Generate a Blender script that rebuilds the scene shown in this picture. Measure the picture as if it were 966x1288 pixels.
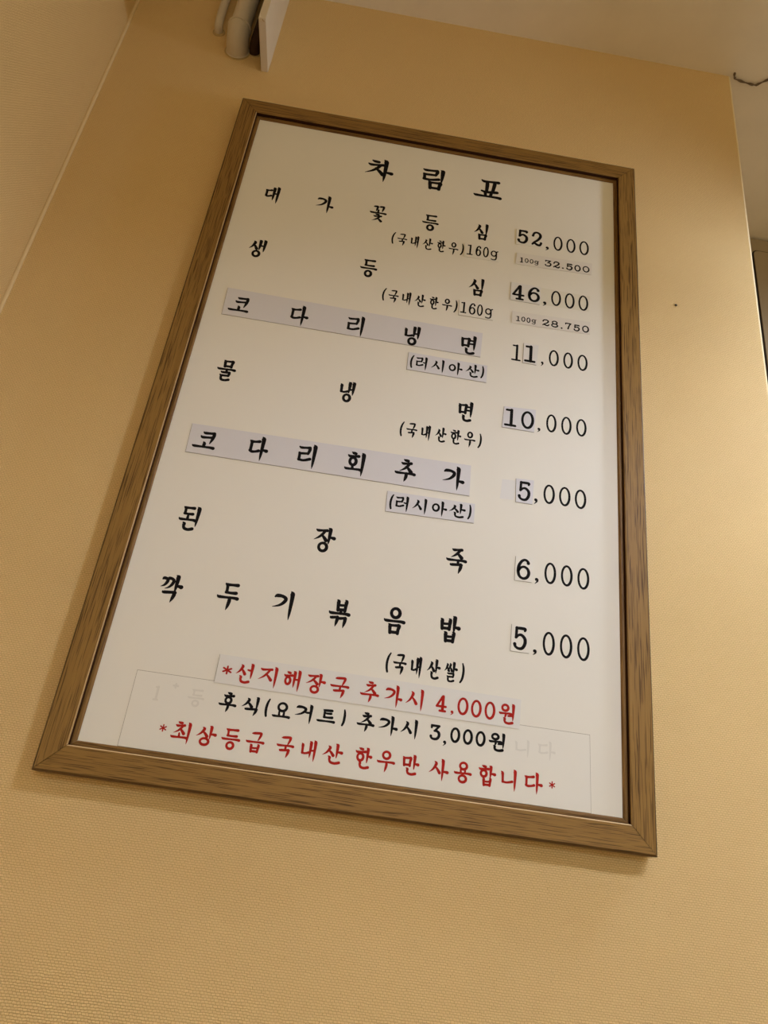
import bpy, bmesh, math, random
from mathutils import Vector, Matrix
for o in list(bpy.data.objects): bpy.data.objects.remove(o)
S = bpy.context.scene
COL = S.collection
random.seed(4)

# ---------------------------------------------------------------- camera
cam_d = bpy.data.cameras.new('camera'); cam = bpy.data.objects.new('camera', cam_d); COL.objects.link(cam)
cam_d.sensor_fit = 'VERTICAL'; cam_d.sensor_height = 36.0; cam_d.lens = 922.89/1288*36.0
cam_d.clip_start = .02; cam_d.clip_end = 60
RX = Vector((0.98676065, -0.10555126, 0.12313550)); RD = Vector((0.15639852, 0.41832541, -0.89473088)); RF = Vector((0.04292926, 0.90214344, 0.42929511))
cm = Matrix((RX, -RD, -RF)).transposed().to_4x4(); cm.translation = (-0.04302914, -0.77061605, 1.6)
cam.matrix_world = cm
S.camera = cam
# ---------------------------------------------------------------- world, lamps, exposure
W = bpy.data.worlds.new('room_light'); S.world = W; W.use_nodes = True
bg = W.node_tree.nodes['Background']; bg.inputs[0].default_value = (1.186, .974, .578, 1); bg.inputs[1].default_value = .555
S.view_settings.view_transform = 'Standard'; S.view_settings.look = 'None'
S.view_settings.exposure = 0.0; S.view_settings.gamma = 1.0; S.view_settings.use_curve_mapping = False
LAMP_TINT = ((.662, .748, .950), (1.305, 1.505, 1.855), (.617, .777, .931))
LAMPS = [(.52, -.86, 2.397, 14.4, .034, .14, -.03, 'white shaded pendant lamp hanging nearest the menu wall'),
         (.85, -.20, 2.397, 5.5, .036, .10, .042, 'small white shaded pendant lamp hanging just past the right end of the menu wall'),
         (.30, -3.0, 2.30, 68, .040, .14, -.03, 'white shaded pendant lamp hanging far out in the room')]

# ---------------------------------------------------------------- helpers
def mat(name, col, rough=.6, spec=.3):
    m = bpy.data.materials.new(name); m.use_nodes = True
    b = m.node_tree.nodes['Principled BSDF']
    b.inputs['Base Color'].default_value = (*col, 1); b.inputs['Roughness'].default_value = rough
    b.inputs['Specular IOR Level'].default_value = spec
    return m, m.node_tree.nodes, m.node_tree.links, b
def link_mesh(name, bm, m, parent=None, smooth=False):
    me = bpy.data.meshes.new(name); bm.normal_update(); bm.to_mesh(me); bm.free()
    o = bpy.data.objects.new(name, me); COL.objects.link(o)
    if m: me.materials.append(m)
    if smooth:
        for p in me.polygons: p.use_smooth = True
    if parent: o.parent = parent
    return o
def empty(name, loc=(0,0,0)):
    o = bpy.data.objects.new(name, None); COL.objects.link(o); o.location = loc; o.empty_display_size = .05
    return o
def tag(o, label=None, cat=None, group=None, kind=None):
    for k, v in (('label',label),('category',cat),('group',group),('kind',kind)):
        if v: o[k] = v
    return o
def add_box(bm, x0, x1, y0, y1, z0, z1, bev=0, seg=2):
    r = bmesh.ops.create_cube(bm, size=1)
    for v in r['verts']:
        v.co = Vector(((x0+x1)/2+v.co.x*(x1-x0), (y0+y1)/2+v.co.y*(y1-y0), (z0+z1)/2+v.co.z*(z1-z0)))
    if bev:
        es = list({e for v in r['verts'] for e in v.link_edges})
        bmesh.ops.bevel(bm, geom=es, offset=bev, segments=seg, profile=.5, affect='EDGES')
def box(name, x0, x1, y0, y1, z0, z1, m, parent=None, bev=0):
    bm = bmesh.new(); add_box(bm, x0, x1, y0, y1, z0, z1, bev); return link_mesh(name, bm, m, parent)
def tube(bm, pts, rad, n=28, caps=True):
    P = [Vector(p) for p in pts]
    R = rad if isinstance(rad, (list,tuple)) else [rad]*len(P)
    T = [((P[min(i+1,len(P)-1)]-P[max(i-1,0)]).normalized()) for i in range(len(P))]
    u = T[0].orthogonal().normalized(); rings = []
    for i, p in enumerate(P):
        u = (u-T[i]*u.dot(T[i])).normalized(); v = T[i].cross(u)
        rings.append([bm.verts.new(p+R[i]*(math.cos(2*math.pi*k/n)*u+math.sin(2*math.pi*k/n)*v)) for k in range(n)])
    for a, b in zip(rings, rings[1:]):
        for k in range(n): bm.faces.new((a[k], a[(k+1)%n], b[(k+1)%n], b[k]))
    if caps:
        bm.faces.new(rings[0][::-1]); bm.faces.new(rings[-1])
def smooth_by_angle(o, ang=40):
    bm = bmesh.new(); bm.from_mesh(o.data)
    for f in bm.faces: f.smooth = True
    for e in bm.edges:
        if len(e.link_faces) == 2 and e.calc_face_angle(0) > math.radians(ang): e.smooth = False
    bm.to_mesh(o.data); bm.free(); return o

# ---------------------------------------------------------------- materials
def wallpaper(name, col, axis='XZ', amt=.5):
    m, N, L, b = mat(name, col, .62, .25)
    tc = N.new('ShaderNodeTexCoord'); sep = N.new('ShaderNodeSeparateXYZ'); cmb = N.new('ShaderNodeCombineXYZ')
    L.new(tc.outputs['Object'], sep.inputs[0])
    L.new(sep.outputs['X' if axis == 'XZ' else 'Y'], cmb.inputs[0]); L.new(sep.outputs['Z'], cmb.inputs[1])
    # slight wobble of the threads
    nz = N.new('ShaderNodeTexNoise'); nz.inputs['Scale'].default_value = 170; nz.inputs['Detail'].default_value = 1
    L.new(cmb.outputs[0], nz.inputs['Vector'])
    vm = N.new('ShaderNodeVectorMath'); vm.operation = 'MULTIPLY_ADD'; vm.inputs[1].default_value = (.0030,.0014,0)
    L.new(nz.outputs['Color'], vm.inputs[0]); L.new(cmb.outputs[0], vm.inputs[2])
    br = N.new('ShaderNodeTexBrick'); br.offset = .5; br.offset_frequency = 2; br.squash = 1
    br.inputs['Color1'].default_value = (1,1,1,1); br.inputs['Color2'].default_value = (.70,.70,.70,1); br.inputs['Mortar'].default_value = (0,0,0,1)
    br.inputs['Scale'].default_value = 1; br.inputs['Mortar Size'].default_value = .00042; br.inputs['Mortar Smooth'].default_value = 1.0
    br.inputs['Brick Width'].default_value = .0034; br.inputs['Row Height'].default_value = .00215
    L.new(vm.outputs[0], br.inputs['Vector'])
    bp = N.new('ShaderNodeBump'); bp.inputs['Strength'].default_value = amt; bp.inputs['Distance'].default_value = .0008
    L.new(br.outputs['Color'], bp.inputs['Height']); L.new(bp.outputs[0], b.inputs['Normal'])
    mx = N.new('ShaderNodeMix'); mx.data_type = 'RGBA'
    mx.inputs[6].default_value = (col[0]*.70, col[1]*.635, col[2]*.51, 1); mx.inputs[7].default_value = (*col, 1)
    cl = N.new('ShaderNodeMapRange'); cl.inputs['From Max'].default_value = .5
    L.new(br.outputs['Color'], cl.inputs['Value']); L.new(cl.outputs[0], mx.inputs[0])
    # blotchy large-scale tone
    n2 = N.new('ShaderNodeTexNoise'); n2.inputs['Scale'].default_value = 5; n2.inputs['Detail'].default_value = 3
    L.new(cmb.outputs[0], n2.inputs['Vector'])
    mr = N.new('ShaderNodeMapRange'); mr.inputs['To Min'].default_value = .95; mr.inputs['To Max'].default_value = 1.05
    L.new(n2.outputs['Fac'], mr.inputs['Value'])
    mu = N.new('ShaderNodeMix'); mu.data_type = 'RGBA'; mu.blend_type = 'MULTIPLY'; mu.inputs[0].default_value = 1
    L.new(mx.outputs[2], mu.inputs[6]); L.new(mr.outputs[0], mu.inputs[7]); L.new(mu.outputs[2], b.inputs['Base Color'])
    return m
def plaster(name, col, bump=.15, var=.06, scale=18, rough=.8):
    m, N, L, b = mat(name, col, rough, .2)
    tc = N.new('ShaderNodeTexCoord'); n = N.new('ShaderNodeTexNoise'); n.inputs['Scale'].default_value = scale; n.inputs['Detail'].default_value = 5
    L.new(tc.outputs['Object'], n.inputs['Vector'])
    mr = N.new('ShaderNodeMapRange'); mr.inputs['To Min'].default_value = 1-var; mr.inputs['To Max'].default_value = 1+var
    L.new(n.outputs['Fac'], mr.inputs['Value'])
    mu = N.new('ShaderNodeMix'); mu.data_type = 'RGBA'; mu.blend_type = 'MULTIPLY'; mu.inputs[0].default_value = 1; mu.inputs[6].default_value = (*col,1)
    L.new(mr.outputs[0], mu.inputs[7]); L.new(mu.outputs[2], b.inputs['Base Color'])
    n2 = N.new('ShaderNodeTexNoise'); n2.inputs['Scale'].default_value = 260; n2.inputs['Detail'].default_value = 3; L.new(tc.outputs['Object'], n2.inputs['Vector'])
    bp = N.new('ShaderNodeBump'); bp.inputs['Strength'].default_value = bump; bp.inputs['Distance'].default_value = .0006
    L.new(n2.outputs['Fac'], bp.inputs['Height']); L.new(bp.outputs[0], b.inputs['Normal'])
    return m
def wood(name, base, dark):
    m, N, L, b = mat(name, base, .5, .22)
    tc = N.new('ShaderNodeTexCoord'); oi = N.new('ShaderNodeObjectInfo')
    add = N.new('ShaderNodeVectorMath'); add.operation = 'ADD'
    sc = N.new('ShaderNodeVectorMath'); sc.operation = 'SCALE'; sc.inputs[0].default_value = (3.1,5.7,2.3); L.new(oi.outputs['Random'], sc.inputs['Scale'])
    L.new(tc.outputs['Object'], add.inputs[0]); L.new(sc.outputs[0], add.inputs[1])
    def noise(sx, sz, det, lo, hi):
        mp = N.new('ShaderNodeMapping'); mp.inputs['Scale'].default_value = (sx, sz, sz); L.new(add.outputs[0], mp.inputs[0])
        n = N.new('ShaderNodeTexNoise'); n.inputs['Scale'].default_value = 1; n.inputs['Detail'].default_value = det; L.new(mp.outputs[0], n.inputs['Vector'])
        r = N.new('ShaderNodeMapRange'); r.inputs['From Min'].default_value = lo; r.inputs['From Max'].default_value = hi; L.new(n.outputs['Fac'], r.inputs['Value'])
        return r.outputs[0]
    dash = noise(24, 1250, 1, .55, .62)       # short dark pores along the grain
    band = noise(7, 260, 3, .3, .7)          # broad streaks
    k = N.new('ShaderNodeMath'); k.operation = 'MULTIPLY_ADD'; k.inputs[1].default_value = .22; L.new(band, k.inputs[0])
    d2 = N.new('ShaderNodeMath'); d2.operation = 'MULTIPLY'; d2.inputs[1].default_value = .74; L.new(dash, d2.inputs[0]); L.new(d2.outputs[0], k.inputs[2])
    mx = N.new('ShaderNodeMix'); mx.data_type = 'RGBA'; mx.inputs[6].default_value = (*base,1); mx.inputs[7].default_value = (*dark,1)
    L.new(k.outputs[0], mx.inputs[0]); L.new(mx.outputs[2], b.inputs['Base Color'])
    bp = N.new('ShaderNodeBump'); bp.invert = True; bp.inputs['Strength'].default_value = .3; bp.inputs['Distance'].default_value = .0003
    L.new(dash, bp.inputs['Height']); L.new(bp.outputs[0], b.inputs['Normal'])
    return m
M_wall = wallpaper('cream_woven_wallpaper', (.95,.69,.338), 'XZ', 1.0)
M_wall_side = wallpaper('cream_woven_wallpaper_side', (.95,.69,.338), 'YZ', 1.0)
M_ceil = plaster('off_white_ceiling_paper', (.87,.79,.66))
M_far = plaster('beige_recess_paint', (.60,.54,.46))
M_floor = plaster('worn_floor_covering', (.22,.15,.09), .1, .2, 6, .5)
M_corner_lit = plaster('cream_corner_highlight', (.86,.70,.43), .1, .03)
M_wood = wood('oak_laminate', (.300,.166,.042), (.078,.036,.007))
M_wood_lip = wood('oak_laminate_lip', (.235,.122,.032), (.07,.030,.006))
M_groove = mat('dark_reddish_groove', (.040,.014,.005), .7, .1)[0]
M_rim = wood('oak_laminate_dark_rim', (.13,.068,.020), (.05,.022,.006))
M_shade_line = mat('dark_shadow_line', (.30,.255,.20), .8, .1)[0]
M_edge_tan = mat('tan_lit_edge', (.44,.28,.115), .45, .3)[0]
M_edge = mat('pale_lit_edge', (.66,.48,.26), .4, .4)[0]
M_cab = plaster('beige_cabinet_laminate', (.375,.30,.20), .03, .03)
M_board = mat("white_print_sheet", (.82,.785,.71), .6, .12)[0]
M_paper = mat('cream_paper', (.81,.78,.715), .5, .3)[0]
M_lav = mat('bluish_white_paper', (.70,.685,.72), .5, .3)[0]
M_pale = mat('pinkish_white_paper', (.765,.725,.675), .5, .3)[0]
M_grey = mat('greyish_white_paper', (.76,.74,.715), .45, .3)[0]
M_tape = mat('yellowed_clear_tape', (.765,.73,.63), .3, .3)[0]
M_black = mat('black_ink', (.008,.007,.008), .8, .1)[0]
M_red = mat('red_ink', (.40,.017,.012), .8, .1)[0]
M_ghost = mat('faded_grey_ink', (.72,.69,.63), .5, .3)[0]
M_pvc = plaster('off_white_pipe_plastic', (.66,.58,.47), .05, .06, 30, .45)
M_white = plaster('white_painted_board', (.74,.65,.53), .1, .05, 25, .55)
M_caulk = plaster('dirty_caulk', (.52,.38,.19), .4, .25, 60)
M_dark = mat('dark_rubber', (.02,.014,.010), .6, .3)[0]
M_cable = plaster('grimy_cable_sheath', (.16,.11,.07), .2, .5, 150, .6)
M_glow = None

# ---------------------------------------------------------------- setting
ZC = 2.116557; CE = ZC+.782845           # board centre, ceiling
XL, XR = -.516794, .488250               # inner left corner, free right end of the menu wall
def struct(o): return tag(o, kind='structure')
bm = bmesh.new(); add_box(bm, XL-.12, XR, 0, .328, 0, CE)
vs = [e for e in bm.edges if abs(e.verts[0].co.x-XR) < 1e-5 and abs(e.verts[1].co.x-XR) < 1e-5 and abs(e.verts[0].co.y) < 1e-5 and abs(e.verts[1].co.y) < 1e-5]
bmesh.ops.bevel(bm, geom=vs, offset=.0040, segments=5, profile=.5, affect='EDGES')
wb = struct(link_mesh('wall_back', bm, M_wall)); wb.data.materials.append(M_corner_lit)
for p in wb.data.polygons:
    if p.normal.x > .1 and p.normal.y < -.1: p.material_index = 1; p.use_smooth = False  # corner bevel painted paler, standing in for the light it catches
struct(box('wall_left', XL-.12, XL, -3.6, 0, 0, CE, M_wall_side))
struct(box('wall_far', XR, 3.2, .328, .43, 0, CE, M_far))
struct(box('ceiling', XL-.12, 3.2, -3.6, .43, CE, CE+.1, M_ceil))
struct(box('floor', XL-.12, 3.2, -3.6, .43, -.1, 0, M_floor))
M_bead = plaster('corner_caulk', (.76,.57,.31), .1, .05)
bm = bmesh.new(); tube(bm, [(XL+.0012, -.0012, 0), (XL+.0012, -.0012, CE)], .0030, 12)
struct(smooth_by_angle(link_mesh('trim_1', bm, M_bead)))

# ---------------------------------------------------------------- framed menu board
FW, FH = .600, .95679
YF = -.022; YP = YF+.00785
board = empty('menu_board', (0, 0, ZC))
tag(board, 'tall oak framed white Korean menu board with black and red brush lettering on the wall', 'menu board')
def rail(L, prof, name, m, parent, cut=.00028):
    """mitred rail: local x along the rail, local -z towards the centre of the board"""
    bm = bmesh.new(); A = []; B = []
    for a, y in prof:
        A.append(bm.verts.new((-(L/2-a)+cut, y, -a))); B.append(bm.verts.new(((L/2-a)-cut, y, -a)))
    n = len(prof)
    for i in range(n):
        j = (i+1) % n
        bm.faces.new((A[i], A[j], B[j], B[i]))
    bm.faces.new(A[::-1]); bm.faces.new(B)
    bmesh.ops.recalc_face_normals(bm, faces=bm.faces)
    return link_mesh(name, bm, m, parent)
FACE = [(.0004,-.0012),(0,-.0030),(0,-.0200),(.0006,-.0213),(.0020,-.0220),(.0251,-.0220),(.0259,-.02155),(.0262,-.0208),(.0262,-.0012)]
LIP = [(.0262,-.0030),(.0262,-.0158),(.0270,-.0165),(.0296,-.0165),(.0308,-.0158),(.0316,-.0146),(.0316,-.0138),(.0290,-.0112),(.0290,-.0030)]
for loc, rot, L in (((0,0,FH/2),0,FW), ((0,0,-FH/2),math.pi,FW), ((-FW/2,0,0),-math.pi/2,FH), ((FW/2,0,0),math.pi/2,FH)):
    r = rail(L, FACE, 'frame_rail', M_wood, board); 
    for mm in (M_edge, M_groove, M_rim, M_edge_tan): r.data.materials.append(mm)
    P_ = r.data.polygons; P_[7].material_index = 2; P_[2].material_index = 3; P_[3].material_index = 3
    if rot in (math.pi, -math.pi/2):                                    # inner edge painted paler for caught light, lower and left rails
        P_[5].material_index = P_[6].material_index = 1 if rot == math.pi else 4
    r.location = loc; r.rotation_euler = (0, rot, 0)
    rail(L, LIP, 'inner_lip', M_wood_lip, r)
panel = box('printed_panel', -FW/2+.0295, FW/2-.0295, YP, YP+.0024, -FH/2+.0295, FH/2-.0295, M_board, board)
tag(panel, 'glossy white menu sheet')
box('backing_board', -FW/2+.0265, FW/2-.0265, YP+.0026, -.0035, -FH/2+.0265, FH/2-.0265, M_dark, board)

# ---- lettering
# ---------------------------------------------------------------- brush lettering
# every jamo is a set of brush strokes in a unit box (x right, y down); a point is (x, y, width factor)
def HS(x0, y, x1, rise=0.0):
    d = x1-x0
    return [(x0, y-.03, .45), (x0+.10*d, y+.012, .95), (x0+.5*d, y+.005-rise*.5, .78), (x0+.85*d, y-.005-rise, .95), (x1, y+.01-rise, 1.15)]
def IS(x, y0, y1, tip=.16, lean=.018):
    d = y1-y0
    return [(x-.085, y0, .35), (x-.015, y0+.07*d, 1.35), (x+.005, y0+.2*d, 1.25), (x, y0+.5*d, 1.05), (x-lean*.5, y0+.8*d, .75), (x-lean, y1, tip)]
JAMO = {
 'g':  [[(.10,.16,.6),(.25,.06,1.15),(.62,.06,1.0),(.90,.22,1.1),(.82,.50,1.05),(.50,.80,.75),(0,.98,.18)]],
 'gt': [[(.02,.14,.5),(.22,.09,1.0),(.80,.02,1.05),(.93,.08,1.15)],[(.90,.05,1.1),(.93,.25,1.05),(.84,.62,.9),(.72,1,.5)]],
 'gf': [[(0,.10,.5),(.12,.16,1.0),(.80,.08,.95),(.95,.10,1.15)],[(.90,.06,1.1),(.92,.3,1.15),(.84,.65,.9),(.74,1,.2)]],
 'n':  [[(0,.0,.45),(.10,.12,1.15),(.13,.40,1.0),(.15,.86,.95)],[(.12,.84,.9),(.5,.88,.85),(1,.76,1.05)]],
 'nf': [[(0,.0,.5),(.12,.16,1.1),(.12,.50,.95),(.24,.86,1.0),(.60,.98,1.05),(1,.80,1.15)]],
 'd':  [[(0,.02,.5),(.16,.10,1.05),(.55,.08,.85),(.92,.02,1.15)],[(.16,.08,1.0),(.17,.45,.95),(.16,.88,.95)],[(.12,.84,.95),(.35,.93,1.0),(.7,.89,.9),(1,.80,1.1)]],
 'dt': [[(0,.0,.5),(.14,.10,1.0),(.55,.07,.85),(.98,.04,1.15)],[(.14,.08,.95),(.18,.45,.9),(.18,.92,.9)],[(.14,.92,.9),(.5,.94,.85),(.95,.90,1.1)]],
 'r':  [[(.0,.02,.5),(.16,.08,.95),(.55,.05,.85),(.86,.02,1.1)],[(.84,.02,1.1),(.88,.16,1.05),(.78,.46,.85)],[(.04,.44,.7),(.2,.48,.9),(.8,.43,.85)],[(.08,.46,.9),(.10,.70,.9),(.10,.93,.95)],[(.08,.92,.95),(.5,.94,.9),(1,.80,1.1)]],
 'rf': [[(.02,.0,.5),(.2,.07,.95),(.88,.03,1.0)],[(.88,.03,1.05),(.90,.2,1.0),(.84,.46,.9)],[(0,.38,.6),(.16,.46,.9),(.85,.42,.9)],[(.13,.46,.95),(.13,.74,.9),(.24,.96,1.0),(.60,1.0,.95),(.95,.88,1.1)]],
 'm':  [[(0,0,.5),(.10,.12,1.1),(.13,.5,1.0),(.17,.98,1.0)],[(.10,.13,.85),(.5,.10,.85),(.88,.06,1.0)],[(.88,.04,1.1),(.95,.14,1.15),(.88,.55,1.0),(.86,.98,1.0)],[(.16,.90,.95),(.85,.87,.95)]],
 'b':  [[(0,.06,.45),(.11,.18,1.15),(.12,.55,1.0),(.16,.98,1.0)],[(.82,0,.45),(.92,.12,1.15),(.90,.55,1.0),(.86,.98,1.0)],[(.13,.50,.85),(.5,.50,.8),(.88,.45,.8)],[(.15,.92,.95),(.86,.89,.95)]],
 's':  [[(.42,0,.4),(.54,.14,1.2),(.46,.38,1.05),(.28,.66,.75),(0,.90,.16)],[(.46,.40,.7),(.66,.60,1.0),(.84,.86,1.3)]],
 'j':  [[(.10,.04,.5),(.24,.11,1.0),(.55,.07,.85),(.88,.03,1.1)],[(.74,.08,.95),(.58,.38,.95),(.34,.68,.75),(0,.94,.16)],[(.50,.44,.7),(.70,.64,1.0),(.90,.90,1.3)]],
 'c':  [[(.30,0,.5),(.42,.05,1.0),(.62,.07,1.05)],[(.12,.27,.5),(.26,.33,1.0),(.55,.30,.85),(.88,.25,1.1)],[(.74,.30,.95),(.60,.52,.95),(.36,.76,.75),(0,.97,.16)],[(.52,.55,.7),(.72,.73,1.0),(.93,.96,1.3)]],
 'k':  [[(.14,.02,.5),(.28,.09,1.0),(.70,.06,.9),(.93,.04,1.15)],[(.92,.04,1.1),(.95,.22,1.1),(.88,.60,.95),(.76,1,.35)],[(0,.40,.5),(.14,.50,1.0),(.5,.47,.85),(.90,.42,.9)]],
 't':  [[(.06,0,.5),(.2,.07,1.0),(.90,.03,1.1)],[(.14,.40,.7),(.5,.43,.85),(.84,.40,1.0)],[(.17,.08,.95),(.17,.5,.9),(.17,.92,.95)],[(.15,.92,.95),(.5,.93,.85),(.98,.88,1.1)]],
 'p':  [[(0,.0,.5),(.15,.09,1.0),(.55,.06,.85),(1,.03,1.15)],[(.26,.10,.6),(.34,.25,1.1),(.32,.90,.9)],[(.76,.06,.7),(.78,.22,1.1),(.68,.90,.9)],[(.04,.86,.7),(.3,.92,.95),(.95,.84,1.1)]],
 'h':  [[(.34,.0,.5),(.48,.05,1.05),(.68,.08,1.05)],[(0,.25,.5),(.16,.33,1.0),(.55,.30,.85),(.98,.26,1.15)],'ring:.50,.70,.30,.28'],
 'o':  ['ring:.5,.5,.5,.5'],
}
def ring(cx, cy, rx, ry, f=1.0):
    import math
    return [(cx+rx*math.sin(i*math.pi/12), cy-ry*math.cos(i*math.pi/12), f*(1.0+.08*math.cos(i*math.pi/12-2.2))) for i in range(25)]
def jm(name, x0, y0, x1, y1, f=1.0):
    out = []
    for s in JAMO[name]:
        if isinstance(s, str):
            a = [float(v) for v in s[5:].split(',')]
            s = ring(*a)
        out.append([(x0+(x1-x0)*x, y0+(y1-y0)*y, w*f) for x, y, w in s])
    return out
def vi(x=.86, y0=0, y1=1, tip=.16): return [IS(x, y0, y1, tip)]
def tick(x, y, l=.17): return [[(x, y-.005, .75), (x+l*.5, y-.01, .95), (x+l, y+.005, 1.3)]]
def va(x=.74, y0=0, y1=1, ym=.55, l=.20, tip=.16): return [IS(x, y0, y1, tip)]+tick(x, ym, l)
def veo(x=.88, y0=0, y1=1, ym=.45, l=.24, tip=.16): return [IS(x, y0, y1, tip), [(x-l, ym-.01, .7), (x-l*.5, ym+.01, .85), (x, ym-.01, .85)]]
def vae(x1=.62, x2=.92, y0=0, y1=1, ym=.48): return [IS(x1, y0+.06*(y1-y0), y0+.84*(y1-y0), .2), IS(x2, y0, y1), [(x1, ym, .8), (x2, ym-.02, .8)]]
def vu(y, y1, x0=0, x1=1, xv=.56): return [HS(x0, y, x1), [(xv, y, .9), (xv+.01, y+.3*(y1-y), 1.1), (xv-.03, y+.7*(y1-y), .85), (xv-.08, y1, .2)]]
def veu(y, x0=0, x1=1): return [HS(x0, y, x1)]
def vo(y0, y, x0=0, x1=1, xv=.5): return [[(xv-.02, y0, .6), (xv+.02, y0+.3*(y-y0), 1.05), (xv, y, .9)], HS(x0, y, x1)]
def rg(cx, cy, rx, ry, f=1.0): return [ring(cx, cy, rx, ry, f)]

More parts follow.
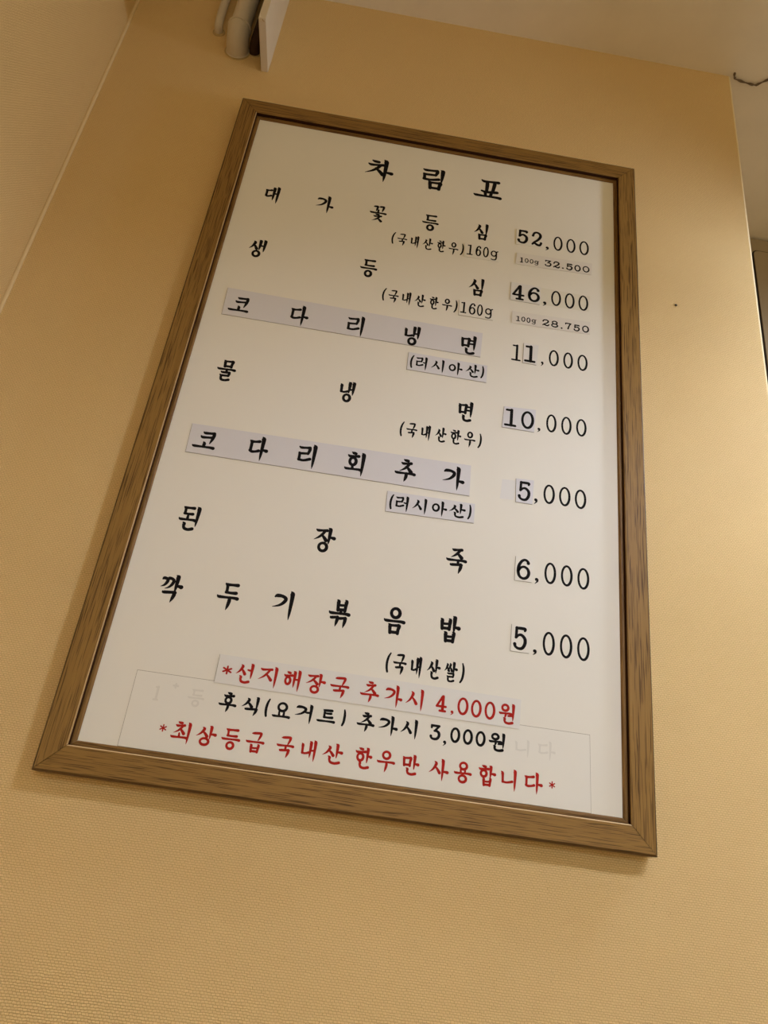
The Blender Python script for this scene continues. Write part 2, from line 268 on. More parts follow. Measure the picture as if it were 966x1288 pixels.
GLYPH = {
 '차': jm('c',0,.10,.72,.72)+va(.74,0,1,.58,.24),
 '림': jm('r',0,.06,.74,.60)+vi(.90,0,.60,.5)+jm('m',.30,.66,.88,1),
 '표': jm('p',.26,0,.90,.74)+[HS(0,.92,1)]+[[(.42,.70,.9),(.44,.90,.9)],[(.66,.68,.9),(.63,.90,.9)]],
 '대': jm('d',0,.24,.44,.66)+vae(.62,.93,0,1,.44),
 '가': jm('g',0,.18,.60,.66)+va(.74,0,1,.62,.24),
 '꽃': jm('gt',.20,.02,.46,.32,.9)+jm('gt',.56,.0,.86,.32,.9)+[[(.52,.26,.8),(.52,.42,.85)]]+veu(.45)+jm('c',.20,.54,.82,1.0,.9),
 '등': jm('dt',.20,0,.86,.36)+veu(.50)+rg(.54,.82,.19,.165),
 '심': jm('s',0,.08,.68,.66)+vi(.88,0,.62,.5)+jm('m',.32,.68,.88,1),
 '생': jm('s',0,.12,.56,.62)+[IS(.64,.03,.60,.3),IS(.93,0,.68,.25),[(.64,.36,.8),(.9,.34,.8)]]+rg(.50,.83,.20,.155),
 '국': jm('gt',.24,0,.82,.36)+veu(.42)+[[(.56,.42,.9),(.55,.60,.9)]]+jm('gf',.20,.60,.80,1),
 '내': jm('n',0,.20,.54,.72)+vae(.62,.92,0,1,.50),
 '산': jm('s',0,.14,.66,.68)+va(.74,0,.70,.42,.24,.4)+jm('nf',.32,.66,.90,1),
 '한': jm('h',0,.04,.62,.66)+va(.76,0,.72,.42,.22,.4)+jm('nf',.26,.70,.86,1),
 '우': rg(.52,.19,.21,.17)+vu(.52,1),
 '코': jm('k',.30,0,.94,.66)+vo(.62,.90,0,1,.52),
 '다': jm('d',0,.20,.56,.70)+va(.74,0,1,.56,.26),
 '리': jm('r',0,.14,.70,.74)+vi(.92,0,1),
 '냉': jm('n',0,.16,.52,.60)+[IS(.62,.02,.56,.4),IS(.90,0,.66,.25),[(.62,.40,.8),(.9,.38,.8)]]+rg(.52,.82,.22,.165),
 '면': jm('m',0,.16,.56,.62)+[IS(.90,0,.78,.3),[(.54,.28,.8),(.88,.27,.85)],[(.54,.46,.8),(.88,.45,.85)]]+jm('nf',.30,.72,.86,1),
 '러': jm('r',0,.10,.60,.74)+veo(.90,0,1,.44,.26),
 '시': jm('s',0,.14,.72,.78)+vi(.92,0,1),
 '아': rg(.24,.46,.22,.22)+va(.72,0,1,.50,.26),
 '물': jm('m',.30,0,.84,.32)+veu(.44)+[[(.56,.44,.9),(.55,.60,.9)]]+jm('rf',.24,.58,.80,1),
 '회': jm('h',.10,.02,.66,.58)+[[(.38,.56,.7),(.40,.72,1.0)],HS(0,.74,.86)]+vi(.92,0,1),
 '추': jm('c',.22,0,.86,.56)+vu(.62,1,0,1,.58),
 '된': jm('dt',.14,.06,.66,.36)+[[(.42,.38,.7),(.42,.56,1.0)],HS(0,.58,.84)]+vi(.92,0,.82,.3)+jm('nf',.26,.72,.78,1),
 '장': jm('j',0,.10,.68,.58)+va(.76,0,.66,.40,.24,.35)+rg(.50,.82,.20,.165),
 '죽': jm('j',.22,0,.84,.38)+veu(.46)+[[(.62,.46,.9),(.61,.62,.9)]]+jm('gf',.22,.60,.82,1),
 '깍': jm('g',.02,.14,.32,.48,.9)+jm('g',.24,.12,.62,.54,.9)+va(.76,0,.62,.40,.24,.4)+jm('gf',.18,.60,.80,1),
 '두': jm('dt',.30,0,.92,.36)+vu(.52,1,0,1,.62),
 '기': jm('g',0,.18,.68,.62)+vi(.92,0,1),
 '볶': jm('b',.34,0,.84,.40)+[[(.58,.38,.9),(.58,.50,.9)]]+veu(.50)+jm('gf',.10,.62,.48,.98,.9)+jm('gf',.50,.62,.88,1,.9),
 '음': rg(.54,.20,.22,.18)+veu(.52)+jm('m',.26,.66,.82,1),
 '밥': jm('b',0,.12,.54,.54)+va(.74,0,.62,.44,.24,.4)+jm('b',.24,.62,.78,1),
 '쌀': jm('s',0,.10,.44,.54,.85)+jm('s',.24,.08,.70,.54,.85)+va(.78,0,.60,.36,.22,.45)+jm('rf',.26,.58,.84,1,.9),
 '선': jm('s',0,.10,.62,.64)+veo(.92,0,.76,.34,.24,.3)+jm('nf',.26,.68,.82,1),
 '지': jm('j',0,.12,.76,.70)+vi(.92,0,1),
 '해': jm('h',0,.12,.50,.72)+vae(.64,.93,0,1,.46),
 '원': rg(.38,.22,.20,.15)+[HS(0,.50,.76),[(.42,.50,.9),(.42,.60,.95),(.36,.74,.4)],[(.60,.62,.8),(.88,.60,.8)]]+vi(.92,0,.84,.3)+jm('nf',.30,.74,.88,1),
 '후': jm('h',.24,0,.82,.56)+vu(.62,1,0,1,.56),
 '식': jm('s',0,.10,.70,.62)+vi(.90,0,.66,.5)+jm('gf',.22,.62,.94,1),
 '요': rg(.54,.30,.25,.26)+[[(.38,.58,.7),(.40,.86,.95)],[(.68,.56,.7),(.67,.86,.95)],HS(0,.92,1)],
 '거': jm('g',0,.14,.66,.62)+veo(.92,0,1,.42,.36),
 '트': jm('t',.30,0,.88,.66)+veu(.92),
 '최': jm('c',.10,.02,.70,.56)+[[(.42,.54,.7),(.44,.70,1.0)],HS(0,.72,.86)]+vi(.92,0,1),
 '상': jm('s',0,.10,.68,.62)+va(.74,0,.66,.42,.26,.4)+rg(.48,.82,.22,.165),
 '급': jm('gt',.28,0,.84,.38)+veu(.48)+jm('b',.28,.60,.80,1),
 '만': jm('m',0,.14,.54,.58)+va(.76,0,.72,.46,.24,.4)+jm('nf',.26,.70,.86,1),
 '사': jm('s',0,.14,.68,.72)+va(.74,0,1,.58,.26),
 '용': rg(.54,.18,.21,.165)+[[(.38,.36,.7),(.40,.50,.9)],[(.66,.36,.7),(.65,.50,.9)],HS(0,.54,1)]+rg(.52,.82,.22,.165),
 '합': jm('h',0,.02,.60,.58)+va(.74,0,.60,.40,.26,.5)+jm('b',.26,.62,.78,1),
 '니': jm('n',0,.14,.74,.70)+vi(.92,0,1),
 '(': [[(1,0,.6),(.38,.22,.95),(.05,.52,1.05),(.14,.80,1.0),(.45,1,.9)]],
 ')': [[(.5,0,.6),(.9,.22,.95),(.97,.5,1.05),(.66,.80,1.0),(0,1,.8)]],
 '*': [[(.5,.02,1),(.5,.98,1)],[(.04,.26,1),(.96,.74,1)],[(.04,.74,1),(.96,.26,1)]],
 '+': [[(.5,0,1),(.5,1,1)],[(0,.5,1),(1,.5,1)]],
 '|': [[(.5,0,.4),(.5,1,.4)]],
 ',': [[(.48,.15,1.45),(.60,.28,1.35),(.62,.55,.75),(.15,1,.22)]],
 '.': [[(.45,.5,1.25),(.55,.5,1.25)]],
 '0': [ring(.5,.5,.5,.5)],
 '1': [[(.10,.03,.95),(.58,.03,.95)],[(.58,.0,1.15),(.58,.98,1.15)],[(0,.98,.95),(1,.98,.95)]],
 '2': [[(.08,.28,1.2),(.10,.26,.9),(.16,.10,.95),(.38,.0,1),(.66,.02,1.05),(.86,.16,1.15),(.84,.36,1.15),(.58,.60,1),(.22,.80,.9),(.04,.96,.85)],[(.04,.95,.7),(.25,.86,1.0),(.55,.96,1.15),(.80,.98,1.1),(.95,.86,.9),(.97,.78,1.0)]],
 '3': [[(.06,.02,1.0),(.90,.02,1.0)],[(.06,.0,.9),(.06,.16,.9)],[(.88,.03,.9),(.44,.40,.9)],[(.40,.40,.9),(.66,.40,1.0),(.90,.52,1.15),(.94,.74,1.15),(.74,.95,1.1),(.40,1,1.0),(.12,.94,.9),(.03,.80,1.1)]],
 '4': [[(.60,.0,1.0),(.02,.66,.85)],[(.0,.68,.95),(1,.68,.95)],[(.66,.0,1.2),(.66,.97,1.2)],[(.36,.98,.95),(.96,.98,.95)]],
 '5': [[(.14,.02,1.0),(.88,.02,1.15),(.90,.12,.8)],[(.16,.0,1.0),(.13,.46,.95)],[(.12,.48,1.0),(.34,.36,.9),(.62,.34,1.05),(.92,.50,1.15),(.94,.74,1.15),(.72,.96,1.1),(.38,1,1.0),(.10,.92,.95),(.03,.80,1.2)]],
 '6': [[(.88,.16,1.25),(.84,.08,1.0),(.62,.0,.95),(.34,.08,1.0),(.10,.34,1.15),(.05,.66,1.15),(.18,.90,1.05),(.48,1,1.0),(.80,.92,1.1),(.95,.70,1.15),(.84,.48,1.05),(.56,.38,.95),(.26,.44,.9),(.08,.62,.9)]],
 '7': [[(.04,.0,.9),(.04,.18,.9)],[(.04,.02,1.0),(.94,.02,1.0)],[(.92,.03,.95),(.66,.40,1.0),(.46,1,1.15)]],
 '8': [ring(.5,.25,.40,.25), ring(.5,.74,.5,.26)],
 'g': [ring(.42,.30,.36,.28), [(.98,.02,.9),(.80,.10,.9),(.79,.40,1.0),(.80,.70,1.0),(.72,.92,.95),(.44,1,.9),(.10,.95,.9)]],
}

LINES = {
 'title': [('차',-81.2,2503.9,41.7,46.0), ('림',-2.2,2504.9,33.3,44.2), ('표',79.9,2504.8,42.6,37.4)],
 'dish1': [('대',-222.7,2418.6,20.3,32.5), ('가',-147.8,2417.9,25.1,33.0), ('꽃',-72.5,2417.6,24.4,31.7), ('등',2.3,2417.7,24.0,31.6), ('심',75.2,2418.0,20.3,32.3)],
 'origin1': [('(',-45.8,2377.6,2.9,22.4), ('국',-33.5,2377.2,13.7,22.3), ('내',-15.9,2377.2,11.6,23.0), ('산',2.4,2377.4,14.7,22.2), ('한',21.4,2377.4,12.1,22.3), ('우',38.9,2377.0,13.9,23.4), (')',50.9,2378.1,4.2,21.7)],
 'gram1': [('1',61.8,2379.6,8.6,19.2), ('6',73.8,2380.0,8.1,19.3), ('0',84.4,2380.2,8.2,19.5), ('g',96.6,2376.5,10.9,17.9)],
 'dish2': [('생',-223.3,2317.2,22.4,32.8), ('등',-72.3,2315.6,23.6,31.9), ('심',75.6,2315.5,21.0,32.2)],
 'origin2': [('(',-46.2,2275.8,3.1,22.1), ('국',-33.5,2274.9,13.9,21.8), ('내',-16.2,2275.1,12.2,22.8), ('산',2.3,2275.4,14.9,22.0), ('한',21.0,2275.4,12.5,22.1), ('우',38.6,2275.8,13.8,21.3), (')',50.3,2275.7,2.7,21.3)],
 'gram2': [('1',60.8,2275.7,8.6,19.0), ('6',72.6,2275.8,9.2,19.5), ('0',83.0,2275.8,8.1,19.5), ('g',95.3,2272.6,10.8,17.5)],
 'dish3': [('코',-226.8,2218.6,26.7,24.4), ('다',-149.1,2217.1,24.1,33.1), ('리',-76.2,2215.9,22.2,32.8), ('냉',-2.3,2215.3,21.2,32.2), ('면',71.9,2215.8,20.6,31.6)],
 'origin3': [('(',2.1,2174.8,3.6,20.7), ('러',14.4,2174.5,14.7,20.7), ('시',35.2,2174.6,16.8,20.6), ('아',58.4,2174.9,18.1,20.5), ('산',80.2,2175.8,17.9,20.8), (')',93.0,2176.2,3.6,19.6)],
 'dish4': [('물',-221.6,2115.6,23.4,32.1), ('냉',-72.2,2114.0,19.4,31.6), ('면',76.0,2113.7,18.8,30.8)],
 'origin4': [('(',0.7,2073.9,2.6,21.4), ('국',12.8,2073.9,13.7,21.5), ('내',30.0,2073.9,11.7,22.1), ('산',48.6,2074.4,14.0,21.8), ('한',66.9,2074.7,13.6,21.5), ('우',84.4,2074.4,14.2,22.3), (')',96.7,2074.6,3.7,21.1)],
 'dish5': [('코',-224.6,2015.4,26.8,23.7), ('다',-162.1,2015.5,23.4,32.9), ('리',-105.4,2016.0,21.7,32.9), ('회',-48.7,2016.0,23.6,31.8), ('추',11.4,2017.6,25.7,30.5), ('가',69.2,2017.9,26.4,32.1)],
 'origin5': [('(',-0.2,1974.2,3.1,19.7), ('러',12.2,1974.0,15.3,20.2), ('시',32.7,1974.6,16.7,20.4), ('아',56.0,1975.1,18.1,19.9), ('산',76.9,1976.2,19.6,19.2), (')',91.2,1976.7,3.3,19.5)],
 'oldmark': [('|',97.5,1977.4,2.5,15.0)],
 'dish6': [('된',-219.6,1915.3,22.6,31.0), ('장',-68.2,1914.9,24.6,31.2), ('죽',81.1,1914.4,24.2,31.0)],
 'dish7': [('깍',-218.7,1833.2,24.0,31.8), ('두',-158.7,1833.6,23.8,30.9), ('기',-100.3,1833.7,22.0,32.5), ('볶',-39.2,1833.8,23.8,32.0), ('음',20.2,1834.5,23.9,30.8), ('밥',80.7,1834.8,23.0,31.4)],
 'origin7': [('(',18.7,1789.0,2.7,21.8), ('국',31.1,1789.0,14.5,22.2), ('내',48.4,1788.6,11.8,23.1), ('산',67.2,1789.1,14.5,22.2), ('쌀',85.5,1789.0,14.3,22.5), (')',97.4,1789.2,2.9,21.8)],
 'extra1': [('*',-142.9,1756.5,9.6,9.2), ('선',-125.1,1756.1,17.4,21.5), ('지',-101.4,1755.9,19.1,21.9), ('해',-76.7,1756.0,17.6,21.9), ('장',-52.1,1756.2,20.3,21.3), ('국',-27.6,1755.8,20.0,21.8), ('추',3.7,1755.8,20.0,21.6), ('가',28.5,1755.1,18.8,22.7), ('시',50.3,1754.9,18.3,22.2), ('4',78.2,1754.7,11.8,17.6), (',',89.8,1746.8,3.2,4.9), ('0',100.7,1755.0,11.6,18.1), ('0',114.7,1754.6,11.3,18.1), ('0',129.0,1754.7,11.4,18.5), ('원',146.7,1754.1,16.9,21.8)],
 'extra2': [('후',-135.5,1725.4,18.2,20.1), ('식',-113.1,1725.1,16.9,19.3), ('(',-96.2,1725.5,3.8,18.5), ('요',-81.2,1725.3,18.6,15.7), ('거',-59.3,1725.1,17.5,19.3), ('트',-36.4,1726.0,19.2,13.7), (')',-18.8,1726.4,2.9,17.0), ('추',3.7,1725.6,18.4,19.3), ('가',26.7,1725.3,19.8,20.0), ('시',47.9,1725.3,17.1,19.5), ('3',74.6,1725.3,11.2,15.7), (',',85.0,1716.1,3.5,5.3), ('0',95.2,1725.4,10.3,15.4), ('0',108.2,1725.4,10.4,15.4), ('0',121.3,1725.4,10.4,15.4), ('원',138.1,1724.7,17.0,19.1)],
 'claim': [('*',-191.8,1692.2,6.7,7.3), ('최',-174.2,1690.5,18.6,20.8), ('상',-149.2,1690.9,20.0,20.2), ('등',-125.3,1690.8,18.8,20.7), ('급',-101.5,1691.1,18.6,20.5), ('국',-71.7,1691.0,17.6,20.7), ('내',-48.6,1690.9,15.4,20.4), ('산',-24.6,1691.0,20.4,20.4), ('한',6.0,1691.0,17.4,21.2), ('우',28.5,1690.9,18.5,20.6), ('만',53.3,1691.0,17.3,20.3), ('사',81.7,1690.4,20.0,21.2), ('용',105.7,1690.8,18.3,20.8), ('합',130.3,1691.1,18.2,20.7), ('니',152.0,1690.2,16.2,20.8), ('다',177.4,1690.5,19.0,20.9), ('*',196.2,1691.2,6.3,7.1)],
 'ghostL': [('1',-206.1,1724.0,5.7,14.8), ('+',-189.5,1733.7,6.3,5.7), ('등',-167.3,1724.8,16.8,17.8)],
 'ghostR': [('니',164.2,1722.3,15.2,17.3), ('다',189.8,1723.4,18.7,18.8)],
 'p1s': [('5',135.1,2421.5,15.8,26.3), ('2',155.7,2422.0,15.8,27.6)],
 'p1': [(',',171.2,2407.8,4.9,7.4), ('0',186.5,2420.6,13.4,27.0), ('0',205.4,2420.7,13.4,26.6), ('0',224.6,2420.9,13.9,26.7)],
 'u1': [('1',135.3,2377.3,4.6,9.8), ('0',142.5,2377.7,5.4,8.3), ('0',149.5,2377.8,5.3,8.1), ('g',156.8,2376.3,6.5,8.4), ('3',173.1,2379.5,9.9,11.7), ('2',185.2,2379.6,9.9,12.5), ('.',194.2,2374.8,2.8,4.0), ('5',203.5,2379.8,9.5,12.5), ('0',215.2,2379.9,9.2,12.1), ('0',227.4,2380.8,10.0,11.7)],
 'p2s': [('4',133.4,2318.0,17.4,26.7), ('6',155.0,2318.7,16.9,26.3)],
 'p2': [(',',170.5,2306.6,5.0,7.9), ('0',186.1,2319.3,13.8,26.5), ('0',205.1,2319.1,13.8,26.8), ('0',224.2,2319.3,13.8,26.8)],
 'u2': [('1',135.0,2272.6,5.5,8.9), ('0',142.2,2273.0,5.5,8.5), ('0',149.2,2272.9,5.3,8.9), ('g',156.7,2271.6,6.5,8.4), ('2',172.9,2273.8,9.9,11.4), ('8',185.0,2273.9,9.8,11.4), ('.',194.6,2268.7,2.7,3.3), ('7',203.5,2274.3,8.9,11.1), ('5',215.1,2273.7,8.8,11.4), ('0',227.3,2274.3,9.7,11.7)],
 'p3': [('1',135.4,2216.7,12.7,26.6), (',',170.2,2205.7,3.6,7.4), ('0',185.4,2217.9,13.4,26.1), ('0',204.5,2218.0,13.0,26.1), ('0',223.8,2218.2,13.7,26.1)],
 'p3s': [('1',153.5,2217.9,15.4,27.8)],
 'p4s': [('1',132.7,2115.2,15.8,26.6), ('0',154.3,2115.4,16.5,26.2)],
 'p4': [(',',169.2,2104.2,3.9,6.4), ('0',184.7,2116.8,13.2,26.5), ('0',203.9,2117.0,13.3,26.5), ('0',223.0,2117.6,13.4,25.8)],
 'p5s': [('5',154.2,2015.4,15.3,26.3)],
 'p5': [(',',168.8,2004.8,4.4,7.8), ('0',184.6,2016.9,13.9,26.0), ('0',203.6,2017.2,14.0,26.0), ('0',222.8,2017.0,14.1,26.0)],
 'p6s': [('6',157.6,1916.5,15.9,25.7)],
 'p6': [(',',173.3,1905.1,4.6,7.4), ('0',188.6,1916.7,13.6,26.1), ('0',207.7,1916.8,13.7,25.7), ('0',226.9,1916.4,13.9,26.1)],
 'p7s': [('5',157.2,1836.0,15.1,26.2)],
 'p7': [(',',174.1,1823.3,4.4,6.6), ('0',189.1,1835.1,13.5,26.5), ('0',208.3,1835.0,13.9,26.7), ('0',227.5,1834.9,14.0,26.5)],
}
PATCH = {
 'strip3': [(-246.8,2242.3), (89.2,2238.4), (88.7,2199.6), (-245.5,2199.0)],
 'strip5': [(-243.9,2034.5), (88.5,2038.3), (89.4,1997.6), (-242.9,1996.3)],
 'tag3': [(-3.6,2188.5), (98.7,2187.7), (99.0,2161.5), (-3.2,2161.6)],
 'tag5': [(-6.3,1987.3), (96.9,1988.2), (97.0,1963.6), (-5.5,1961.3)],
 'gtag1': [(53.8,2391.1), (104.3,2387.3), (103.2,2366.7), (54.7,2365.8)],
 'gtag2': [(54.1,2287.8), (100.8,2287.8), (101.4,2262.8), (55.3,2262.2)],
 'estrip': [(-153.3,1771.6), (161.2,1770.7), (160.6,1740.5), (-153.2,1742.4)],
 'notice': [(-230.4,1743.7), (234.5,1745.0), (236.0,1670.0), (-230.0,1670.2)],
 'u1': [(128.2,2389.9), (236.3,2393.4), (235.2,2372.2), (127.0,2368.4)],
 'u2': [(126.5,2284.2), (233.9,2288.0), (233.2,2266.8), (126.8,2264.2)],
 'p1': [(125.4,2434.3), (164.2,2435.7), (163.4,2407.8), (126.1,2405.2)],
 'p2': [(122.8,2334.4), (164.6,2334.0), (163.4,2303.2), (123.0,2303.3)],
 'p2tape': [(164.6,2333.7), (233.9,2333.3), (232.3,2305.6), (163.7,2303.9)],
 'p3': [(144.8,2234.2), (164.6,2233.9), (162.4,2201.9), (144.5,2202.3)],
 'p4': [(124.0,2130.3), (164.4,2132.6), (163.2,2099.6), (122.8,2099.7)],
 'p5': [(143.8,2030.9), (165.5,2031.8), (164.7,1999.8), (144.9,1999.7)],
 'p5tape': [(127.2,2027.2), (143.8,2028.1), (142.2,2001.8), (125.7,2001.0)],
 'p6': [(148.1,1930.9), (168.2,1932.1), (167.5,1902.3), (148.1,1901.9)],
 'p7': [(147.5,1850.7), (167.2,1851.1), (167.5,1821.1), (147.4,1820.8)],
}
WEIGHT = {k: 2.0 for k in LINES}
WEIGHT.update(title=4.0, dish1=2.7, dish2=2.7, dish3=2.8, dish4=2.7, dish5=2.9, dish6=2.7, dish7=2.8, extra1=1.95, extra2=1.95, claim=1.9, gram1=1.6, gram2=1.6,
  u1=1.25, u2=1.25, p1s=2.75, p2s=2.7, p3s=2.75, p4s=2.6, p5s=2.45, p6s=2.45, p7s=2.45, p1=2.0, p2=2.0, p3=2.0, p4=2.0, p5=2.05, p6=2.05, p7=2.05, ghostL=1.5, ghostR=1.5,
  origin1=1.7, origin2=1.75, origin3=1.85, origin4=1.8, origin5=1.9, origin7=1.9, oldmark=1.4)

def spline(pts, n=6):
    if len(pts) == 2:
        return [tuple(pts[0][k]+(pts[1][k]-pts[0][k])*i/4 for k in range(3)) for i in range(5)]
    P = [pts[0]]+list(pts)+[pts[-1]]; out = []
    closed = abs(pts[0][0]-pts[-1][0]) < 1e-6 and abs(pts[0][1]-pts[-1][1]) < 1e-6
    if closed: P[0] = pts[-2]; P[-1] = pts[1]
    nn = 2 if closed else n
    for i in range(1, len(P)-2):
        for j in range(nn):
            t = j/nn; r = []
            for k in range(3):
                a, b, c, d = P[i-1][k], P[i][k], P[i+1][k], P[i+2][k]
                r.append(.5*((2*b)+(-a+c)*t+(2*a-5*b+4*c-d)*t*t+(-a+3*b-3*c+d)*t**3))
            out.append(tuple(r))
    out.append(tuple(pts[-1])); return out
def stroke(bm, pts, y, closed):
    """one brush stroke as a flat ribbon with rounded ends, facing -y"""
    n = len(pts); V = [Vector((p[0], p[1])) for p in pts]; Lf = []; Rt = []
    for i in range(n):
        a = V[(i-1) % (n-1)] if closed else V[max(i-1,0)]
        b = V[(i+1) % (n-1)] if closed else V[min(i+1,n-1)]
        t = b-a
        t = t.normalized() if t.length > 1e-9 else Vector((1,0))
        nn = Vector((-t.y, t.x)); h = pts[i][2]/2
        Lf.append(V[i]+nn*h); Rt.append(V[i]-nn*h)
    mk = lambda v: bm.verts.new((v.x, y, v.y))
    A = [mk(v) for v in Lf]; B = [mk(v) for v in Rt]
    for i in range(n-1): bm.faces.new((A[i], B[i], B[i+1], A[i+1]))
    if not closed:
        for i, sgn in ((0,-1), (n-1,1)):
            h = pts[i][2]/2; d = (V[1]-V[0] if i == 0 else V[-1]-V[-2])
            d = d.normalized() if d.length > 1e-9 else Vector((1,0))
            nn = Vector((-d.y, d.x)); c = mk(V[i])
            arc = [A[i]]+[mk(V[i]+nn*h*math.cos(k*math.pi/6)+d*sgn*h*math.sin(k*math.pi/6)) for k in range(1,6)]+[B[i]]
            for p, q in zip(arc, arc[1:]): bm.faces.new((c, p, q))
def lettering(keys, y, m, parent, base_loc=(0,0,0)):
    bm = bmesh.new(); q = 0
    for key in keys:
        wt = WEIGHT[key]*1.30
        for ch, cx, cz, w, h in LINES[key]:
            wd = .60*w if ch == ',' else .19*w if ch == '*' else .75*w if ch == '.' else (.155 if h < 9.8 else .165)*h if key in ('u1','u2') else wt
            st = [spline(s) for s in GLYPH[ch]]
            if ch in '()': w = max(w, .23*h)
            ax0 = min(p[0] for s in st for p in s); ax1 = max(p[0] for s in st for p in s)
            ay0 = min(p[1] for s in st for p in s); ay1 = max(p[1] for s in st for p in s)
            dx, dy = max(ax1-ax0, 1e-6), max(ay1-ay0, 1e-6)
            iw, ih, ox, oz = max(w-wd, .2), max(h-wd, .2), 0.0, 0.0
            for _ in range(4):                        # settle the scale so that the inked outline fills w x h
                X = [(((p[0]-ax0)/dx-.5)*iw, p[2]*wd*.5) for s in st for p in s]
                Z = [(-((p[1]-ay0)/dy-.5)*ih, p[2]*wd*.5) for s in st for p in s]
                xa, xb = min(a-b for a, b in X), max(a+b for a, b in X); za, zb = min(a-b for a, b in Z), max(a+b for a, b in Z)
                iw = max(iw+w-(xb-xa), .2); ih = max(ih+h-(zb-za), .2); ox = -(xa+xb)/2; oz = -(za+zb)/2
            for s in st:
                pts = [((cx+ox+((p[0]-ax0)/dx-.5)*iw)/1000, (cz+oz-((p[1]-ay0)/dy-.5)*ih)/1000-ZC, p[2]*wd/1000) for p in s]
                cl = abs(s[0][0]-s[-1][0]) < 1e-5 and abs(s[0][1]-s[-1][1]) < 1e-5
                stroke(bm, pts, y-4e-6*(q % 9), cl); q += 1
    bmesh.ops.recalc_face_normals(bm, faces=bm.faces)
    for f in bm.faces:
        if f.normal.y > 0: f.normal_flip()
    o = link_mesh('lettering', bm, m, parent)
    return o
for keys in (['title'],['dish1'],['origin1'],['p1'],['dish2'],['origin2'],['p2'],['p3'],['dish4'],['origin4'],['p4'],['p5'],['dish6'],['p6'],['dish7'],['origin7'],['p7'],['oldmark']):
    lettering(keys, YP-.00006, M_black, panel)
def patch(key, m, texts=(), lift=.0007, name='paper_strip', label=None, shade_line=True):
    q = PATCH[key]; bm = bmesh.new()
    F = [bm.verts.new((x/1000, YP-lift, z/1000-ZC)) for x, z in q]; K = [bm.verts.new((x/1000, YP-lift+.0006, z/1000-ZC)) for x, z in q]
    bm.faces.new(F); bm.faces.new(K[::-1])
    for i in range(4): bm.faces.new((F[i], K[i], K[(i+1)%4], F[(i+1)%4]))
    bmesh.ops.recalc_face_normals(bm, faces=bm.faces)
    cx = sum(x for x, z in q)/4; cz = sum(z for x, z in q)/4; g = .45
    if shade_line:  # painted shadow line below and left of the paper; full outline on the notice
        gl = bm.faces.new([bm.verts.new(((x+(g if x > cx else -g)*((x < cx) or shade_line == 2))/1000, YP-.00012-.3*max(0,lift-.0007), (z+(g if z > cz else -g)*((z < cz) or shade_line == 2))/1000-ZC)) for x, z in q])
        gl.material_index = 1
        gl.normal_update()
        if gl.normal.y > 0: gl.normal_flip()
    o = link_mesh(name, bm, m, board); o.data.materials.append(M_shade_line)
    if label: o['label'] = label
    for keys, mm, lab in texts:
        t = lettering(keys, YP-lift-.00006, mm, o)
        if lab: t['label'] = lab
    return o
K = lambda *k: [(list(k), M_black, None)]
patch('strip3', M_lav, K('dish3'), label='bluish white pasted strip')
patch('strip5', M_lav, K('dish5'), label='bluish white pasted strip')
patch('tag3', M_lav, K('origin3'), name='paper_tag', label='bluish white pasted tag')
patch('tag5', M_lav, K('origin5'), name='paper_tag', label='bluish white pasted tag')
patch('gtag1', M_paper, K('gram1'), name='paper_tag', shade_line=False)
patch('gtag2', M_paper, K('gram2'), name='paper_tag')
patch('u1', M_pale, K('u1'), name='price_sticker', shade_line=False, label='small pinkish white price sticker')
patch('u2', M_pale, K('u2'), name='price_sticker', shade_line=False, label='small pinkish white price sticker')
patch('p1', M_paper, K('p1s'), name='price_sticker', shade_line=False)
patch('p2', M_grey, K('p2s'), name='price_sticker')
patch('p2tape', M_tape, (), .00036-.00034, name='tape_piece', shade_line=False, label='yellowed clear tape')
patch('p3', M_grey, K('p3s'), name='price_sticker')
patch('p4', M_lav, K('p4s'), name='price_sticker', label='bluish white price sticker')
patch('p5tape', M_grey, (), .00008, name='tape_piece', shade_line=False, label='faint greyish old tape')
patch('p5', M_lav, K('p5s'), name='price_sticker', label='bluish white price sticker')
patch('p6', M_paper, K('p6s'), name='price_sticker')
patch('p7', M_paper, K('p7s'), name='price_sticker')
patch('notice', M_paper, [(['extra2'], M_black, None), (['claim'], M_red, 'red brush lettering'), (['ghostL','ghostR'], M_ghost, 'faded grey lettering')], .0006, name='notice_sheet', shade_line=2)
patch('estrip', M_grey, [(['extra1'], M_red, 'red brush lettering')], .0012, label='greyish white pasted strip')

# ---------------------------------------------------------------- pipes and bracket under the ceiling
PX, PZ = -.337, ZC+.6115
pipe = empty('drain_pipe', (PX, 0, PZ)); tag(pipe, 'thick off-white plastic pipe elbow entering the wall above the menu board', 'pipe')
R = .0174; YR = -.0225                      # vertical run just in front of the wall
arc = [(0, .004, 0)]
for k in range(0, 10):
    a = k*math.pi/18; rr = .0215
    arc.append((0, -.001-rr*math.sin(a), rr-rr*math.cos(a)))
bm = bmesh.new(); tube(bm, arc+[(0, YR, .0225)], R); smooth_by_angle(link_mesh('elbow', bm, M_pvc, pipe))
bm = bmesh.new(); tube(bm, [(0, YR, .0190), (0, YR, .0200), (0, YR, .0235), (0, YR, .0245)], [R-.0002, R+.0014, R+.0014, R-.0004]); smooth_by_angle(link_mesh('coupling_ring', bm, M_pvc, pipe))
bm = bmesh.new(); tube(bm, [(0, YR, .022), (0, YR, CE-PZ+.001)], R-.0016); smooth_by_angle(link_mesh('riser', bm, M_pvc, pipe))
bm = bmesh.new(); tube(bm, [(0, .002, 0), (0, -.0010, 0), (0, -.0022, 0)], [R+.0012, R+.0010, R-.0004]); smooth_by_angle(link_mesh('wall_lip', bm, M_pvc, pipe))
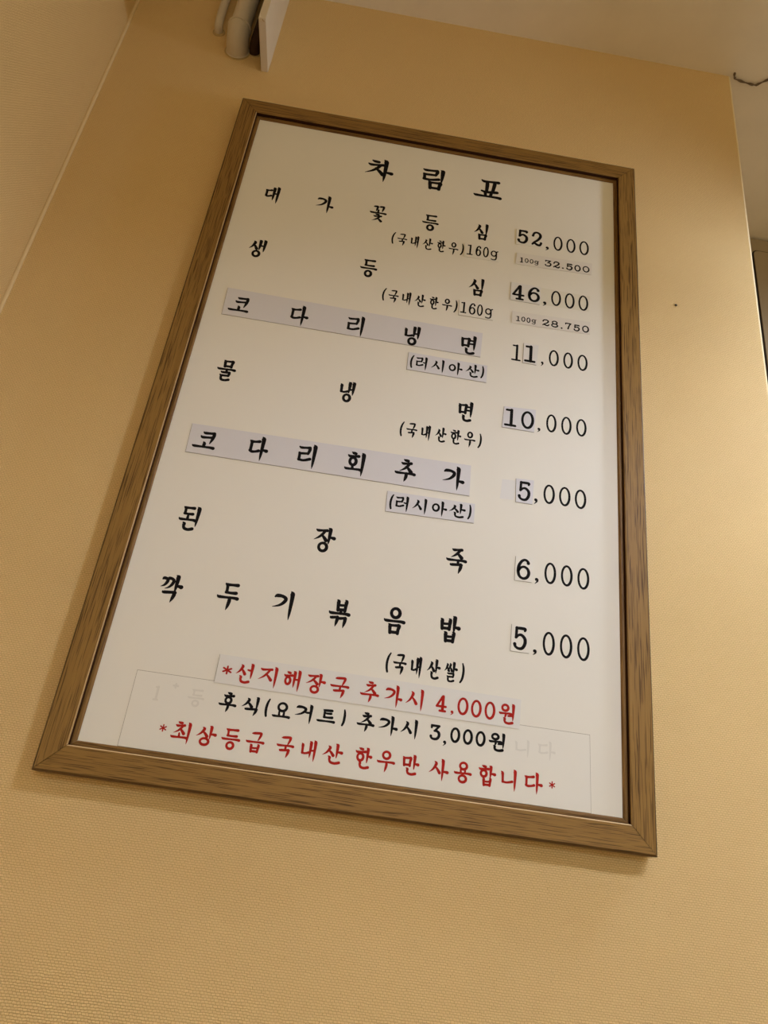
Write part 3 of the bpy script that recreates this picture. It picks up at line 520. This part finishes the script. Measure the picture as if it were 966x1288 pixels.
bm = bmesh.new(); tube(bm, [(0, .002, -.001), (0, -.0006, -.001)], [R+.0042, R+.0030]); smooth_by_angle(link_mesh('wall_seal', bm, M_caulk, pipe))['label'] = 'dirty brown sealant ring'

M_gap = plaster('dark_brown_gap_filler', (.060,.028,.014), .4, .3, 90, .8)  # added tube standing in for the dark gap beside the bracket
ip = empty('gap_filler_tube', (-.3108, 0, ZC+.614)); tag(ip, 'dark brown tube added to fill the dark gap between the thick pipe elbow and the white bracket board', 'pipe')
bm = bmesh.new(); tube(bm, [(0, .004, 0), (0, -.002, 0), (0, -.0065, .003), (0, -.0095, .008), (0, -.0105, .014), (.0005, -.0105, .05), (.001, -.0105, CE-ZC-.614+.001)], .0082, 20); smooth_by_angle(link_mesh('filler_tube', bm, M_gap, ip))
bm = bmesh.new(); tube(bm, [(0, .002, 0), (0, -.0010, 0)], [.0112, .0096], 20); smooth_by_angle(link_mesh('wall_seal', bm, M_caulk, ip))

c = empty('conduit', (-.3752, 0, ZC+.648)); tag(c, 'thin off-white conduit pipe on the wall left of the thick pipe elbow', 'pipe')
r2 = .0066
path = [(0, .003, 0), (0, -.003, 0)]
for k in range(1, 7):
    a = k*math.pi/12; path.append((0, -.003-.009*math.sin(a), .009-.009*math.cos(a)))
path += [(-.001, -.012, .03), (-.003, -.012, CE-ZC-.648+.001)]
bm = bmesh.new(); tube(bm, path, r2, 20); smooth_by_angle(link_mesh('conduit_tube', bm, M_pvc, c))
bm = bmesh.new(); tube(bm, [(0, .002, 0), (0, -.0012, 0), (0, -.0022, 0)], [r2+.004, r2+.003, r2+.0004], 20); smooth_by_angle(link_mesh('wall_seal', bm, M_caulk, c))

br = empty('bracket_board', (-.287, 0, ZC+.574)); tag(br, 'white painted upright board fixed to the wall beside the pipe elbow', 'bracket')
box('upright_panel', -.0056, .0056, -.083, 0, 0, CE-ZC-.574, M_white, br, .0008)
box('dark_back_edge', -.0066, -.0057, -.079, -.001, .004, CE-ZC-.575, M_dark, br)
bm = bmesh.new(); tube(bm, [(.0005,-.0812,-.0002),(.0015,-.0795,-.0008),(.003,-.0785,-.0002)], .0007, 8); link_mesh('screw_tip', bm, M_caulk, br)

# ---------------------------------------------------------------- small things
bm = bmesh.new()
tube(bm, [(0, .004, 0), (0, -.0006, 0), (0, -.0012, 0)], [.0010, .0019, .0011], 14)
nail = link_mesh('nail_head', bm, M_dark); nail.location = (.3632, 0, ZC+.2416)
tag(nail, 'tiny dark nail head in the wallpaper right of the framed menu', 'nail')

cab = []
pts = [(.4905,-.0085,CE-.0020),(.4935,-.002,CE-.0026),(.497,.001,CE-.0028),(.512,.0035,CE-.0028),(.530,.0050,CE-.0028),(.5365,.0045,CE-.0028),(.546,-.004,CE-.0026),(.556,-.012,CE-.0024),(.60,-.020,CE-.0024),(.70,-.028,CE-.0024),(1.0,-.05,CE-.0024)]
sp = []
for i in range(len(pts)-1):
    for j in range(4): sp.append(tuple(pts[i][k]+(pts[i+1][k]-pts[i][k])*j/4 for k in range(3)))
bm = bmesh.new(); tube(bm, sp, [.0016+.0006*math.sin(i*1.3) for i in range(len(sp))], 10)
wire = smooth_by_angle(link_mesh('ceiling_cable', bm, M_cable))
tag(wire, 'thin grimy cable running along the ceiling from the top right wall corner', 'cable')

# tall cabinet in the recess behind the end of the menu wall
cb = empty('cabinet', (1.10, .328, 0)); tag(cb, 'tall beige cabinet with a rounded dark-edged door beyond the right wall edge', 'cabinet')
box('carcass', -.43, .45, -.012, -.0005,   .05, CE-.006, M_cab, cb, .002)
def rounded(bm, x0, x1, z0, z1, y0, y1, r, n=6):
    loop = []
    for cx, cz, a0 in ((x1-r,z1-r,0),(x0+r,z1-r,90),(x0+r,z0+r,180),(x1-r,z0+r,270)):
        for k in range(n+1):
            a = math.radians(a0+90*k/n); loop.append((cx+r*math.cos(a), cz+r*math.sin(a)))
    F = [bm.verts.new((x,y0,z)) for x,z in loop]; Kb = [bm.verts.new((x,y1,z)) for x,z in loop]; m_ = len(loop)
    bm.faces.new(F[::-1]); bm.faces.new(Kb)
    for i in range(m_): bm.faces.new((F[i], F[(i+1)%m_], Kb[(i+1)%m_], Kb[i]))
    bmesh.ops.recalc_face_normals(bm, faces=bm.faces)
bm = bmesh.new(); rounded(bm, -.3965, .40, .10, CE-.0425, -.0145, -.0115, .012); link_mesh('door_seal', bm, M_dark, cb)['label'] = 'dark rubber door seal'
bm = bmesh.new(); rounded(bm, -.3937, .3965, .1035, CE-.0453, -.0160, -.0140, .010); link_mesh('door', bm, M_cab, cb)

# ---------------------------------------------------------------- pendant lamps (outside the frame, they light the wall)
M_shade = plaster('white_enamel_shade', (.75,.70,.60), .05, .03, 20, .4)
def pendant(x, y, z, power, rb, rr, drop, label, tint):
    e = empty('pendant_lamp', (x, y, z)); tag(e, label, 'lamp', 'pendant lamps over the tables')
    bm = bmesh.new(); prof = [(rr, drop), (rr*.97, drop+.02), (rr*.62, drop+.085), (.03, drop+.12), (.028, drop+.16)]
    inn = [(.026, drop+.157), (.028, drop+.117), (rr*.60, drop+.082), (rr*.955, drop+.018), (rr*.985, drop)]
    rings = []
    for r, zz in prof+inn: rings.append([bm.verts.new((r*math.cos(2*math.pi*k/48), r*math.sin(2*math.pi*k/48), zz)) for k in range(48)])
    for a, b in zip(rings, rings[1:]+rings[:1]):
        for k in range(48): bm.faces.new((a[k], a[(k+1)%48], b[(k+1)%48], b[k]))
    bmesh.ops.recalc_face_normals(bm, faces=bm.faces)
    smooth_by_angle(link_mesh('lamp_shade', bm, M_shade, e))
    bm = bmesh.new(); tube(bm, [(0,0,drop+.10), (0,0,CE-z+.001)], .004, 12); link_mesh('cord', bm, M_dark, e)
    bm = bmesh.new(); tube(bm, [(0,0,CE-z-.03), (0,0,CE-z-.004), (0,0,CE-z+.0005)], [.035,.045,.045], 24); link_mesh('ceiling_rose', bm, M_shade, e)
    l = bpy.data.lights.new('bulb_light', 'POINT'); l.energy = power; l.color = tint; l.shadow_soft_size = rb
    lo = bpy.data.objects.new('bulb_light', l); COL.objects.link(lo); lo.parent = e
for a, tint in zip(LAMPS, LAMP_TINT): pendant(*a, tint)
